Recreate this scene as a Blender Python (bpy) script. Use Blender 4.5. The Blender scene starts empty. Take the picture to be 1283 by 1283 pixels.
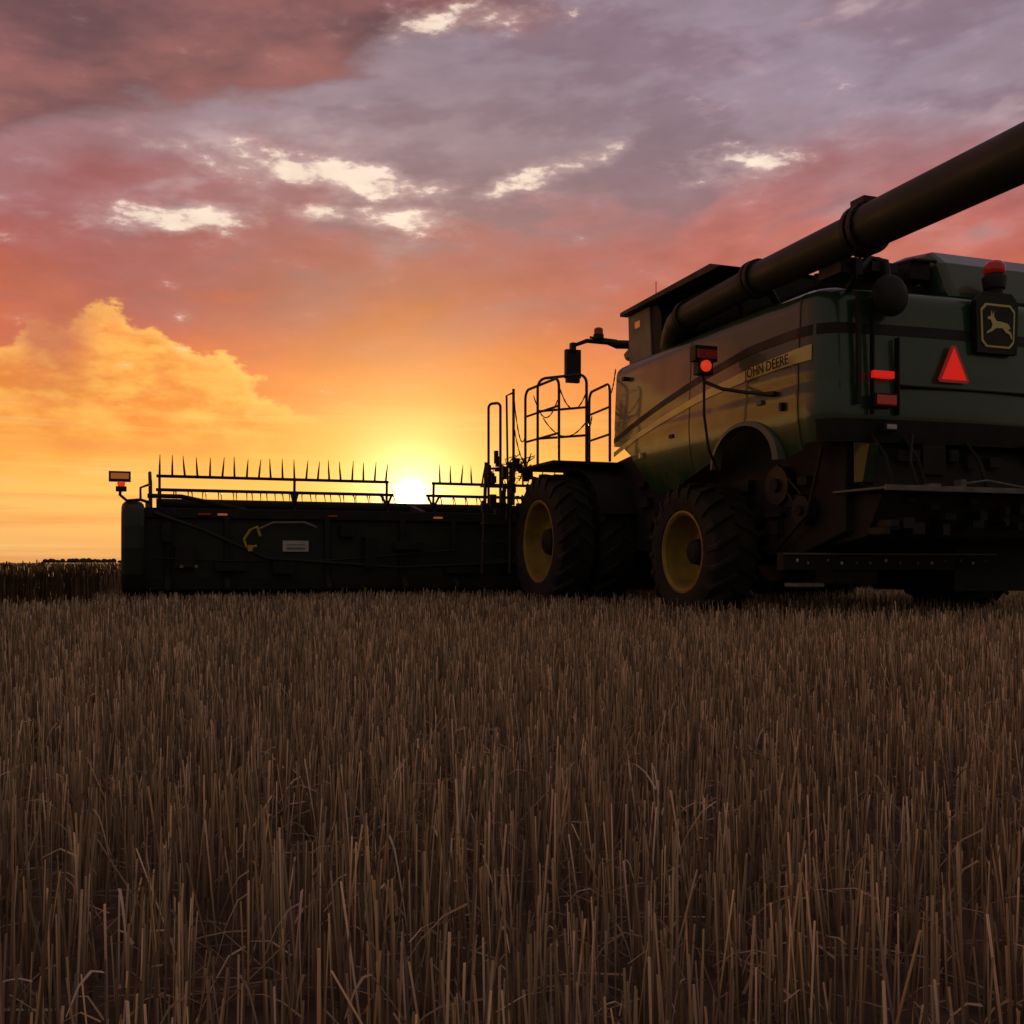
import bpy, math, random
import numpy as np
from mathutils import Vector, Matrix
random.seed(4); rng=np.random.default_rng(7)
scene=bpy.context.scene
scene.view_settings.view_transform='Standard'
scene.view_settings.look='None'
scene.view_settings.exposure=0

def lin(r,g,b):
    f=lambda c:(c/255/12.92) if c/255<=0.04045 else ((c/255+0.055)/1.055)**2.4
    return (f(r),f(g),f(b),1)

# ------------------------------------------------------------ camera
CAM_H=0.68
cd=bpy.data.cameras.new("camera"); cam=bpy.data.objects.new("camera",cd)
scene.collection.objects.link(cam); scene.camera=cam
cam.location=(0,0,CAM_H); cam.rotation_euler=(math.radians(90),0,0)
cd.lens=36*1300/1283; cd.sensor_width=36; cd.shift_y=63.5/1283
cd.clip_start=0.05; cd.clip_end=20000

# ------------------------------------------------------------ materials
def mat(name,col,rough=0.6,metal=0.0,var=0.25,scale=6,coat=0.0,bump=0.0,bscale=40,dust=0.0,trans=0.0,attr=False,emis=None):
    m=bpy.data.materials.new(name); m.use_nodes=True
    nt=m.node_tree; N=nt.nodes; L=nt.links; b=N['Principled BSDF']
    tc=N.new('ShaderNodeTexCoord')
    no=N.new('ShaderNodeTexNoise'); no.inputs['Scale'].default_value=scale; no.inputs['Detail'].default_value=3
    L.new(tc.outputs['Object'],no.inputs['Vector'])
    rp=N.new('ShaderNodeValToRGB')
    rp.color_ramp.elements[0].position=0.3; rp.color_ramp.elements[1].position=0.7
    c=col
    rp.color_ramp.elements[0].color=(c[0]*(1-var),c[1]*(1-var),c[2]*(1-var),1)
    rp.color_ramp.elements[1].color=(min(1,c[0]*(1+var)),min(1,c[1]*(1+var)),min(1,c[2]*(1+var)),1)
    L.new(no.outputs['Fac'],rp.inputs['Fac'])
    out=rp.outputs['Color']
    if dust>0:
        n2=N.new('ShaderNodeTexNoise'); n2.inputs['Scale'].default_value=2.3; n2.inputs['Detail'].default_value=7
        n2.inputs['Roughness'].default_value=0.7
        L.new(tc.outputs['Object'],n2.inputs['Vector'])
        mr=N.new('ShaderNodeMapRange'); mr.inputs[1].default_value=0.4; mr.inputs[2].default_value=0.75
        mr.inputs[4].default_value=dust
        L.new(n2.outputs['Fac'],mr.inputs[0])
        mx=N.new('ShaderNodeMixRGB'); mx.inputs[2].default_value=(0.20,0.155,0.10,1)
        L.new(mr.outputs[0],mx.inputs[0]); L.new(out,mx.inputs[1]); out=mx.outputs[0]
        mr2=N.new('ShaderNodeMapRange'); mr2.inputs[1].default_value=0.35; mr2.inputs[2].default_value=0.75
        mr2.inputs[3].default_value=rough; mr2.inputs[4].default_value=min(1,rough+0.3)
        L.new(n2.outputs['Fac'],mr2.inputs[0]); L.new(mr2.outputs[0],b.inputs['Roughness'])
    else: b.inputs['Roughness'].default_value=rough
    if attr:
        at=N.new('ShaderNodeAttribute'); at.attribute_name='tint'
        mx=N.new('ShaderNodeMixRGB'); mx.blend_type='MULTIPLY'; mx.inputs[0].default_value=1
        mx.inputs[1].default_value=(*c,1); L.new(at.outputs['Color'],mx.inputs[2]); out=mx.outputs[0]
        b.inputs['Specular IOR Level'].default_value=0.3
    L.new(out,b.inputs['Base Color'])
    b.inputs['Metallic'].default_value=metal
    b.inputs['Coat Weight'].default_value=coat; b.inputs['Coat Roughness'].default_value=0.07
    if bump>0:
        n3=N.new('ShaderNodeTexNoise'); n3.inputs['Scale'].default_value=bscale; n3.inputs['Detail'].default_value=4
        L.new(tc.outputs['Object'],n3.inputs['Vector'])
        bp=N.new('ShaderNodeBump'); bp.inputs['Strength'].default_value=bump; bp.inputs['Distance'].default_value=0.02
        L.new(n3.outputs['Fac'],bp.inputs['Height']); L.new(bp.outputs[0],b.inputs['Normal'])
    if trans>0:
        tr=N.new('ShaderNodeBsdfTranslucent'); L.new(out,tr.inputs['Color'])
        ms=N.new('ShaderNodeMixShader'); ms.inputs[0].default_value=trans
        o=N['Material Output']; L.new(b.outputs[0],ms.inputs[1]); L.new(tr.outputs[0],ms.inputs[2]); L.new(ms.outputs[0],o.inputs['Surface'])
    if emis:
        b.inputs['Emission Color'].default_value=(*emis[:3],1); b.inputs['Emission Strength'].default_value=emis[3]
    return m

GREEN=mat("green_paint",(0.013,0.070,0.022),0.3,0,0.12,3,coat=0.85,dust=0.24)
DGREEN=mat("dark_green_paint",(0.012,0.045,0.018),0.4,0,0.2,3,coat=0.2,dust=0.22)
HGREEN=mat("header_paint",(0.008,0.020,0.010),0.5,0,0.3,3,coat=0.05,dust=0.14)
YEL=mat("yellow_paint",(0.33,0.23,0.012),0.5,0,0.3,5,coat=0.1,dust=0.6)
STRIPE=mat("yellow_stripe",(0.85,0.74,0.22),0.35,0,0.06,5,coat=0.5,dust=0.10)
BLACK=mat("black_plastic",(0.009,0.009,0.009),0.5,0,0.3,5,dust=0.07)
DARK=mat("chassis_metal",(0.012,0.012,0.010),0.7,0,0.4,6,dust=0.09)
STEEL=mat("dusty_steel",(0.22,0.21,0.19),0.5,0.4,0.3,8,dust=0.2)
AUG=mat("auger_tube",(0.020,0.030,0.022),0.5,0,0.15,4,coat=0.05,dust=0.12)
RUB=mat("tire_rubber",(0.014,0.013,0.012),0.85,0,0.3,8,dust=0.2,bump=0.4)
GLASS=mat("cab_glass",(0.01,0.012,0.014),0.08,0,0.1,2,coat=1)
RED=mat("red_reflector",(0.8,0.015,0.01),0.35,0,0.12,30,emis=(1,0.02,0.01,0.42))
REDD=mat("red_lens",(0.35,0.01,0.008),0.2,0,0.15,20,coat=0.8,emis=(1,0.03,0.01,0.06))
REDL=mat("lit_red_lens",(0.6,0.02,0.01),0.2,0,0.25,25,coat=0.8,emis=(1,0.06,0.02,0.55))
AMB=mat("amber_lens",(0.7,0.22,0.06),0.3,0,0.2,20,emis=(1,0.30,0.08,0.18))
DKRED=mat("dark_red_panel",(0.16,0.02,0.015),0.4,0,0.3,20,emis=(1,0.05,0.02,0.03))
WHITE=mat("white_label",(0.6,0.58,0.52),0.5,0,0.12,30)
HOSE=mat("yellow_hose",(0.65,0.42,0.03),0.5,0,0.15,10)
RAIL=mat("handrail_paint",(0.02,0.022,0.02),0.45,0,0.2,10,dust=0.15)
GREY=mat("grey_green_panel",(0.13,0.15,0.12),0.42,0,0.12,3,dust=0.3)

# ------------------------------------------------------------ mesh builder
class MB:
    def __init__(s): s.v=[];s.f=[];s.m=[];s.mats=[]
    def mi(s,m):
        if m not in s.mats: s.mats.append(m)
        return s.mats.index(m)
    def add(s,vs,fs,m):
        o=len(s.v); s.v+= [tuple(p) for p in vs]; k=s.mi(m)
        for f in fs: s.f.append(tuple(i+o for i in f)); s.m.append(k)
    def box(s,x0,x1,y0,y1,z0,z1,m,R=None):
        vs=[(x,y,z) for x in(x0,x1) for y in(y0,y1) for z in(z0,z1)]
        if R is not None: vs=[R@Vector(p) for p in vs]
        s.add(vs,[(0,1,3,2),(4,6,7,5),(0,4,5,1),(2,3,7,6),(0,2,6,4),(1,5,7,3)],m)
    def prism(s,poly,x0,x1,m):   # poly in (y,z) extruded along x
        n=len(poly); vs=[(x0,p[0],p[1]) for p in poly]+[(x1,p[0],p[1]) for p in poly]
        fs=[tuple(range(n)),tuple(range(2*n-1,n-1,-1))]+[(i,i+n,(i+1)%n+n,(i+1)%n) for i in range(n)]
        s.add(vs,fs,m)
    def prismY(s,poly,y0,y1,m):  # poly in (x,z) extruded along y
        n=len(poly); vs=[(p[0],y0,p[1]) for p in poly]+[(p[0],y1,p[1]) for p in poly]
        fs=[tuple(range(n)),tuple(range(2*n-1,n-1,-1))]+[(i,i+n,(i+1)%n+n,(i+1)%n) for i in range(n)]
        s.add(vs,fs,m)
    def tube(s,pts,r,m,n=8,caps=True):
        pts=[Vector(p) for p in pts]; k=len(pts)
        rs=r if isinstance(r,(list,tuple)) else [r]*k
        vs=[];up=None
        for i,p in enumerate(pts):
            t=(pts[min(i+1,k-1)]-pts[max(i-1,0)])
            if t.length<1e-9: t=Vector((0,0,1))
            t.normalize()
            if up is None:
                up=Vector((0,0,1)) if abs(t.z)<0.9 else Vector((1,0,0))
            a=t.cross(up)
            if a.length<1e-4: a=t.cross(Vector((0.3,1,0.2)))
            a.normalize(); b=a.cross(t); b.normalize(); up=b
            for j in range(n):
                an=2*math.pi*j/n; vs.append(p+a*math.cos(an)*rs[i]+b*math.sin(an)*rs[i])
        fs=[(i*n+j,i*n+(j+1)%n,(i+1)*n+(j+1)%n,(i+1)*n+j) for i in range(k-1) for j in range(n)]
        if caps: fs+=[tuple(range(n))[::-1],tuple(range((k-1)*n,k*n))]
        s.add(vs,fs,m)
    def rev(s,prof,c,m,n=40):   # revolve about x axis through c ; prof (dx,r)
        vs=[];k=len(prof)
        for dx,r in prof:
            for j in range(n):
                a=2*math.pi*j/n; vs.append((c[0]+dx,c[1]+r*math.cos(a),c[2]+r*math.sin(a)))
        fs=[(i*n+j,i*n+(j+1)%n,(i+1)*n+(j+1)%n,(i+1)*n+j) for i in range(k-1) for j in range(n)]
        s.add(vs,fs,m)
    def ball(s,c,r,m,sx=1,sy=1,sz=1,n=16):
        vs=[];fs=[]
        for i in range(n//2+1):
            t=math.pi*i/(n//2)
            for j in range(n):
                a=2*math.pi*j/n; vs.append((c[0]+r*sx*math.sin(t)*math.cos(a),c[1]+r*sy*math.sin(t)*math.sin(a),c[2]+r*sz*math.cos(t)))
        for i in range(n//2):
            for j in range(n): fs.append((i*n+j,(i+1)*n+j,(i+1)*n+(j+1)%n,i*n+(j+1)%n))
        s.add(vs,fs,m)
    def obj(s,name,parent=None,smooth=None,bevel=0):
        me=bpy.data.meshes.new(name); me.from_pydata(s.v,[],s.f)
        for m in s.mats: me.materials.append(m)
        me.polygons.foreach_set('material_index',s.m)
        me.validate(); me.update()
        import bmesh
        bm=bmesh.new(); bm.from_mesh(me); bmesh.ops.recalc_face_normals(bm,faces=bm.faces); bm.to_mesh(me); bm.free()
        if smooth is not None:
            me.polygons.foreach_set('use_smooth',[True]*len(me.polygons))
            me.set_sharp_from_angle(angle=math.radians(smooth))
        o=bpy.data.objects.new(name,me); scene.collection.objects.link(o)
        if parent: o.parent=parent
        if bevel>0:
            b=o.modifiers.new("bevel",'BEVEL'); b.width=bevel; b.segments=3; b.limit_method='ANGLE'; b.angle_limit=math.radians(35)
        return o

# ------------------------------------------------------------ combine (local: x right, y forward, z up)
PHI=math.radians(20); C=Vector((4.69,11.06,0))
comb=bpy.data.objects.new("combine_harvester",None); scene.collection.objects.link(comb)
comb.location=C; comb.rotation_euler=(0,0,PHI)

def interp(x,tab):
    if x<=tab[0][0]: return tab[0][1]
    for (a,b),(c,d) in zip(tab,tab[1:]):
        if x<=c: 
            return b+(d-b)*(x-a)/(c-a)
    return tab[-1][1]
def zb_side(y):
    if 0.78<y<2.02:
        return 1.80+0.44*math.sqrt(max(0,1-((y-1.4)/0.62)**2))
    return interp(y,[(0,1.93),(0.78,1.80),(2.02,1.80),(2.2,1.88),(2.9,1.72),(3.3,1.60),(3.6,1.58),(3.85,1.68),(4.05,1.92),(4.3,2.18),(4.55,2.32),(4.85,2.36)])
ZT=3.54
path=[]  # (x,y,nx,ny,zb)
XL,XR=-1.65,2.15
yy=4.85
while yy>0.36:
    path.append((XL-0.05*math.sin(math.pi*yy/4.85),yy,-1,0,zb_side(yy))); yy-=0.05
for i in range(0,13):
    a=math.pi/2*i/12
    path.append((XL+0.36-0.36*math.cos(a),0.36-0.36*math.sin(a),-math.cos(a),-math.sin(a),1.93))
for i in range(1,40):
    t=i/40; x=XL+0.36+(XR-XL-0.72)*t
    path.append((x,-0.10*math.sin(math.pi*t),0,-1,1.93))
for i in range(0,13):
    a=math.pi/2*i/12
    path.append((XR-0.36+0.36*math.sin(a),0.36-0.36*math.cos(a),math.sin(a),-math.cos(a),1.93))
yy=0.4
while yy<4.87:
    path.append((XR,yy,1,0,zb_side(yy))); yy+=0.1
def inset(z,zb):
    d=0.0
    if z>3.36:
        q=min(1,(z-3.36)/0.18); d+=0.16*(1-math.sqrt(max(0,1-q*q)))
    d+=0.045*max(0,(z-2.5))
    d+=0.008*math.exp(-((z-2.55)/0.06)**2)
    if z<2.35: d+=0.10*((2.35-z)/0.6)**2
    return d
def SP(p,z,off=0.0):
    d=inset(z,p[4])-off
    return (p[0]-p[2]*d,p[1]-p[3]*d,z)
b=MB(); NZ=44; vs=[];fs=[]
for p in path:
    for k in range(NZ+1):
        t=k/NZ
        z=p[4]+(ZT-p[4])*(1-(1-t)**1.25)
        vs.append(SP(p,z))
n=NZ+1
for i in range(len(path)-1):
    for k in range(NZ): fs.append((i*n+k,(i+1)*n+k,(i+1)*n+k+1,i*n+k+1))
b.add(vs,fs,GREEN)
top=[SP(p,ZT) for p in path]; b.add(top,[tuple(range(len(top)))],DGREEN)
b.obj("body_shell",comb,smooth=50)

def ribbon(bm,sel,zlo,zhi,m,off=0.006,seg=6):
    vs=[];fs=[]
    ps=[p for p in path if sel(p)]
    for p in ps:
        a,c=zlo(p),zhi(p)
        for k in range(seg+1): vs.append(SP(p,a+(c-a)*k/seg,off))
    for i in range(len(ps)-1):
        for k in range(seg): q=seg+1; fs.append((i*q+k,(i+1)*q+k,(i+1)*q+k+1,i*q+k+1))
    bm.add(vs,fs,m)
b=MB()
YS=[(0,2.865),(0.1,2.865),(1.2,2.81),(2.3,2.70),(3.2,2.57),(4.06,2.42),(4.85,2.24)]
left=lambda p:p[2]<-0.9 
SW=[(0,.085),(1.2,.065),(2.5,.045),(4.8,.035)]
ribbon(b,lambda p:left(p) and p[1]>0.12,lambda p:interp(p[1],YS)-interp(p[1],SW),lambda p:interp(p[1],YS)+interp(p[1],SW),STRIPE,0.009)
BS=[(0,3.09),(0.6,3.09),(1.3,3.07),(2.35,2.93),(3.4,2.75),(4.35,2.56),(4.85,2.44)]
ribbon(b,lambda p:left(p),lambda p:interp(p[1],BS)-interp(p[1],[(0,.055),(4.8,.035)]),lambda p:interp(p[1],BS)+interp(p[1],[(0,.055),(4.8,.035)]),BLACK,0.005)
ribbon(b,lambda p:not left(p) and p[2]<0.5,lambda p:3.035,lambda p:3.145,BLACK,0.005)
for sy in (2.62,0.42):
    q=[p for p in path if left(p) and abs(p[1]-sy)<0.03][0]
    vs=[];fs=[];K=30
    for k in range(K+1):
        z=q[4]+0.02+(3.5-q[4])*k/K
        for dy in(-0.007,0.007):
            a=SP(q,z,0.003); vs.append((a[0],a[1]+dy,a[2]))
    fs=[(2*k,2*k+1,2*k+3,2*k+2) for k in range(K)]
    b.add(vs,fs,BLACK)
b.obj("body_stripes",comb,smooth=50)
b=MB()
for (y,z,w,h,m) in ((3.0,2.28,.10,.05,BLACK),(1.0,2.42,.10,.05,GREY),(3.9,2.1,.06,.08,STRIPE),(0.62,2.3,.05,.09,BLACK),(4.4,3.25,.08,.05,BLACK),(2.45,3.2,.05,.09,BLACK)):
    b.box(-1.712,-1.60,y,y+w,z,z+h,m)
b.obj("panel_latches",comb,bevel=0.004)

b=MB()
ribbon(b,lambda p:not left(p) and p[2]<0.95,lambda p:1.94,lambda p:2.16,DARK,0.012)
b.box(-1.27,-1.23,-0.075,-0.03,2.3,3.42,BLACK)
b.box(-1.10,-1.085,-0.10,-0.04,2.2,3.40,BLACK)
b.box(-0.80,-0.785,-0.12,-0.05,2.2,3.0,BLACK)
b.box(1.55,1.565,-0.12,-0.05,2.2,3.4,BLACK)
b.box(-0.78,1.54,-0.13,-0.06,2.50,2.515,BLACK)
b.obj("rear_trim",comb,smooth=40)
b=MB()
b.box(-1.11,-0.85,-0.12,-0.07,2.57,2.645,RED)
b.obj("rear_reflector",comb,bevel=0.006)
b=MB()
b.box(-1.12,-0.84,-0.15,-0.07,2.27,2.41,BLACK); b.box(-1.10,-0.86,-0.165,-0.151,2.29,2.39,REDD)
b.box(-0.99,-0.83,-0.14,-0.05,2.03,2.11,BLACK); b.box(-0.97,-0.85,-0.155,-0.141,2.045,2.095,WHITE)
b.obj("tail_lamp",comb,bevel=0.008)
b=MB()
tx,tz=-0.10,2.77
b.prismY([(tx-0.205,tz-0.175),(tx-0.18,tz-0.20),(tx+0.18,tz-0.20),(tx+0.205,tz-0.175),(tx+0.03,tz+0.19),(tx-0.03,tz+0.19)],-0.135,-0.12,REDD)
b.prismY([(tx-0.165,tz-0.17),(tx+0.165,tz-0.17),(tx,tz+0.165)],-0.142,-0.137,RED)
b.obj("slow_vehicle_triangle",comb)
b=MB(); lx,lz=0.46,3.2
def shield(s): return [(lx+s*x,lz+s*z) for x,z in [(-.16,-.23),(-.22,-.17),(-.235,.17),(-.17,.235),(.17,.235),(.235,.17),(.22,-.17),(.16,-.23)]]
b.prismY([(lx-.27,lz-.29),(lx-.29,lz+.26),(lx-.2,lz+.36),(lx+.2,lz+.36),(lx+.29,lz+.26),(lx+.27,lz-.29)],-0.16,-0.09,BLACK)
b.prismY(shield(1.0),-0.170,-0.161,STRIPE)
b.prismY(shield(0.90),-0.175,-0.171,BLACK)
deer=[(-.16,-.02),(-.13,.03),(-.05,.045),(.03,.05),(.07,.10),(.06,.155),(.085,.11),(.10,.16),(.11,.10),(.155,.085),(.15,.065),(.11,.06),(.085,.01),(.10,-.03),(.16,-.07),(.165,-.09),(.09,-.06),(.04,-.025),(-.05,-.02),(-.09,-.06),(-.15,-.085),(-.17,-.13),(-.185,-.12),(-.165,-.06),(-.12,-.03)]
b.prismY([(lx-p[0],lz+p[1]) for p in deer],-0.182,-0.176,STRIPE)
b.obj("badge",comb)
b=MB()
b.tube([(0.5,-0.06,3.5),(0.5,-0.08,3.68)],0.09,BLACK,12)
b.tube([(0.5,-0.08,3.62),(0.5,-0.08,3.74),(0.5,-0.08,3.78)],[0.11,0.13,0.10],BLACK,16)
b.tube([(0.5,-0.08,3.78),(0.5,-0.08,3.80),(0.5,-0.08,3.87),(0.5,-0.08,3.91),(0.5,-0.08,3.93)],[0.10,0.115,0.11,0.08,0.03],REDD,20)
b.obj("rear_beacon",comb,smooth=60)
b=MB()
b.ball((-0.96,-0.18,3.40),0.215,BLACK,1,0.45,1,24)
b.tube([(-0.96,-0.14,3.55),(-0.96,-0.1,3.75),(-1.1,0.05,3.82)],0.05,BLACK)
b.box(-1.12,-0.8,-0.1,0.15,3.66,3.76,BLACK)
b.tube([(-1.25,-0.1,3.66),(-1.1,-0.05,3.8),(-0.9,0.1,3.84),(-0.6,0.2,3.78)],0.025,BLACK)
b.obj("rear_work_lamp",comb,smooth=40)
b=MB()
b.prism([(0.02,3.50),(0.22,3.95),(0.42,4.12),(0.8,4.17),(2.2,4.15),(2.2,3.5)],0.02,2.0,GREEN)
b.obj("engine_hood",comb,bevel=0.10)
b=MB()
b.box(-1.2,-0.05,0.4,2.0,3.5,3.72,DARK); b.box(-1.0,-0.35,0.35,1.0,3.72,3.88,DARK)
b.tube([(-0.6,0.5,3.6),(-0.6,0.5,4.0)],0.07,DARK,12)
b.tube([(-1.2,0.2,3.56),(-0.9,0.2,3.75),(-0.3,0.25,3.95),(0.05,0.3,3.98)],0.02,BLACK)
b.box(-0.28,-0.02,0.3,0.55,3.76,3.97,DARK)
b.tube([(-1.3,0.6,3.5),(-1.3,0.6,3.78),(-0.7,0.5,3.9)],0.015,BLACK)
b.obj("engine_deck",comb,bevel=0.02)
# grain tank extension
b=MB()
b.prism([(4.62,3.48),(4.66,4.22),(4.0,4.22),(3.93,3.48)],-1.52,-1.47,GREY)
b.box(-1.47,1.95,4.56,4.60,3.48,4.22,DGREEN)
b.prism([(3.93,3.5),(4.0,4.2),(2.3,4.2),(2.0,3.5)],-1.30,-1.26,BLACK)
b.prism([(3.96,3.5),(4.02,4.2),(3.80,4.2),(3.70,4.05),(3.66,3.5)],-1.50,-1.28,DARK)
b.box(1.8,1.85,2.0,4.6,3.48,4.2,DGREEN)
b.box(-1.3,1.8,2.0,2.05,3.48,4.2,DARK)
b.obj("grain_tank_extension",comb,bevel=0.01)
b=MB()
b.prism([(4.74,4.22),(4.72,4.28),(2.25,4.32),(1.95,4.22)],-1.62,1.98,BLACK)
b.prism([(4.2,4.305),(3.9,4.35),(2.7,4.36),(2.3,4.33)],-1.3,1.7,DARK)
b.obj("grain_tank_cover",comb,bevel=0.015)
b=MB(); b.box(-1.532,-1.521,4.28,4.42,3.99,4.08,AMB); b.obj("tank_reflector",comb)
# cab
b=MB()
b.prism([(4.9,2.2),(4.9,3.95),(6.3,3.98),(6.75,3.6),(6.7,2.6),(6.4,2.2)],-0.5,1.0,GLASS)
b.obj("cab_glass",comb,bevel=0.06)
b=MB()
b.prism([(4.7,3.96),(4.7,4.18),(6.4,4.22),(6.7,4.12),(6.6,3.99)],-0.62,1.12,DGREEN)
b.box(-0.7,1.2,4.85,6.5,2.05,2.25,DARK)
b.obj("cab_roof",comb,bevel=0.05)
b=MB()
b.tube([(-0.6,6.1,4.16),(-1.0,6.1,4.14),(-1.15,6.12,4.17),(-1.5,6.15,4.17),(-1.68,6.2,4.10),(-1.72,6.2,3.98)],[.07,.07,.045,.035,.03,.03],BLACK,10)
b.tube([(-1.0,6.1,4.2),(-1.45,6.15,4.23)],0.02,BLACK)
b.box(-1.85,-1.60,6.14,6.24,3.57,4.02,BLACK)
b.box(-1.78,-1.70,6.1,6.2,3.98,4.12,BLACK)
b.box(-1.84,-1.62,6.14,6.22,3.50,3.58,BLACK)
b.obj("side_mirror",comb,bevel=0.04)
b=MB()
b.tube([(-1.32,6.1,4.2),(-1.32,6.1,4.27)],0.085,BLACK,14); b.tube([(-1.32,6.1,4.27),(-1.32,6.1,4.36),(-1.32,6.1,4.38)],[.075,.07,.04],DKRED,14)
b.tube([(-1.1,4.6,4.25),(-1.1,4.6,4.75)],0.006,BLACK)
b.tube([(-0.6,5.2,4.2),(-0.62,5.2,4.35)],0.03,BLACK)
b.obj("cab_beacon",comb,smooth=40)

# inner chassis
b=MB()
b.prism([(0.15,1.0),(0.15,3.3),(4.9,3.3),(4.9,2.3),(6.2,2.15),(6.4,1.3),(5.0,0.85),(1.0,0.75)],-1.25,1.75,DARK)
b.prism([(6.2,2.05),(9.0,1.35),(9.0,0.45),(6.2,1.0)],-0.5,1.0,DARK)
b.box(-1.9,2.4,5.6,6.2,0.75,1.3,DARK)
b.box(-1.6,2.1,2.15,2.45,0.65,0.95,DARK)
b.obj("chassis",comb,bevel=0.02)
b=MB()
for (y,z,r) in ((1.2,1.55,.22),(0.75,1.25,.16),(1.7,1.2,.12),(3.6,1.45,.25),(4.2,1.2,.18)):
    b.tube([(-1.27,y,z),(-1.38,y,z)],r,BLACK,24); b.tube([(-1.38,y,z),(-1.42,y,z)],r*.35,DARK,12)
b.tube([(-1.36,1.2,1.78),(-1.36,0.75,1.42)],0.02,BLACK); b.tube([(-1.36,1.0,1.45),(-1.36,0.68,1.12)],0.02,BLACK)
for i in range(14):
    y=random.uniform(0.5,4.8); z=random.uniform(0.9,1.9)
    b.box(-1.34,-1.25,y,y+random.uniform(.1,.35),z,z+random.uniform(.04,.15),DARK)
b.tube([(-1.35,0.4,1.9),(-1.4,0.6,1.2),(-1.35,1.2,0.85),(-1.3,2,0.8)],0.02,BLACK)
b.obj("drive_pulleys",comb,smooth=40)
b=MB(); vs=[];fs=[]
for i in range(21):
    a=math.radians(20+125*i/20)
    for rr,xx in ((1.10,-1.20),(1.10,-1.85),(1.14,-1.85),(1.14,-1.20)):
        vs.append((xx,5.9-rr*math.cos(a),1.0+rr*math.sin(a)))
for i in range(20):
    for j in range(4): fs.append((i*4+j,i*4+(j+1)%4,(i+1)*4+(j+1)%4,(i+1)*4+j))
b.add(vs,fs,DARK); b.obj("front_fender",comb,smooth=40)
b=MB()
vs=[];fs=[]
for i in range(25):
    a=math.pi*i/24
    for rr,xx in ((1.0,-1.60),(1.0,-1.72),(1.12,-1.70),(1.12,-1.60)):
        vs.append((xx,1.4+0.62*rr*math.cos(a),1.79+0.44*rr*math.sin(a)))
for i in range(24):
    for j in range(4): fs.append((i*4+j,i*4+(j+1)%4,(i+1)*4+(j+1)%4,(i+1)*4+j))
b.add(vs,fs,GREY)
b.obj("rear_fender",comb,smooth=40)
b=MB()
b.prism([(0.85,1.1),(0.85,2.0),(0.2,2.0),(-0.05,1.72),(-0.1,1.45),(0.0,1.05)],-1.1,1.6,DARK)
b.box(-1.3,2.0,-0.50,0.3,1.405,1.43,GREY)
b.box(-1.3,2.0,-0.53,-0.50,1.39,1.445,STEEL)
b.prism([(0.6,0.85),(0.6,1.38),(-0.30,1.38),(-0.05,0.95)],-1.15,1.95,DARK)
for x in(-1.1,-0.7,0.1,0.9,1.5): b.tube([(x,-0.4,1.42),(x+0.02,-0.25,1.75),(x+0.05,0.0,2.0)],0.022,DARK)
b.tube([(-0.85,-0.45,1.43),(-0.9,-0.4,1.7),(-0.7,-0.2,2.0)],0.018,BLACK)
b.box(-0.75,-0.6,-0.5,-0.4,1.435,1.47,STEEL); b.box(-0.35,-0.28,-0.5,-0.4,1.435,1.52,STEEL)
b.tube([(-0.3,-0.48,1.48),(0.0,-0.48,1.52),(0.5,-0.48,1.46)],0.012,STEEL)
b.prism([(0.02,1.5),(0.02,1.92),(-0.22,1.88),(-0.12,1.5)],-1.25,-1.12,DGREEN)
for i in range(24):
    x=random.uniform(-1.2,1.5); z=random.uniform(0.95,1.3); w=random.uniform(.05,.16)
    b.box(x,x+w,-0.32-random.random()*.05,-0.1,z,z+random.uniform(.04,.12),random.choice([DARK,BLACK,DARK]))
for i in range(8):
    x=random.uniform(-1.0,1.5)
    b.box(x,x+random.uniform(.1,.3),-0.12,0.05,random.uniform(1.5,1.75),random.uniform(1.8,1.95),DARK)
b.obj("straw_chopper",comb,bevel=0.01)
b=MB()
b.box(-1.7,1.2,0.6,0.72,0.60,0.79,DARK)
b.box(-1.7,1.2,0.585,0.60,0.765,0.785,GREY)
for i in range(14):
    x=-1.55+i*0.2+random.uniform(-.05,.05)
    b.tube([(x,0.585,random.choice([0.66,0.72])),(x,0.60,0.69)],0.016,WHITE if i%3==0 else STEEL,8)
b.box(-1.55,-1.25,0.5,0.8,0.42,0.46,STEEL); b.box(-1.0,-0.4,0.7,1.0,0.45,0.6,DARK)
b.box(0.6,1.7,0.6,2.0,0.35,0.95,DARK)
b.obj("tow_hitch_beam",comb,bevel=0.008)
b=MB()
b.box(-2.15,-1.86,1.66,1.80,3.0,3.18,BLACK); b.box(-2.13,-1.88,1.63,1.66,3.03,3.13,DKRED)
b.ball((-2.0,1.68,2.95),0.07,REDL,1,0.7,1,16)
b.box(-2.10,-1.90,1.69,1.80,2.85,3.02,BLACK)
b.tube([(-2.0,1.76,2.9),(-1.98,1.76,2.75),(-1.98,1.76,2.4),(-1.92,1.76,2.0),(-1.75,1.8,1.72)],0.017,BLACK)
b.tube([(-1.98,1.76,2.78),(-1.9,1.5,2.66),(-1.78,1.2,2.58),(-1.70,0.9,2.52)],0.022,BLACK)
b.tube([(-1.70,0.9,2.52),(-1.70,0.75,2.50)],0.03,BLACK)
b.obj("warning_lamp",comb,bevel=0.01)

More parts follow.
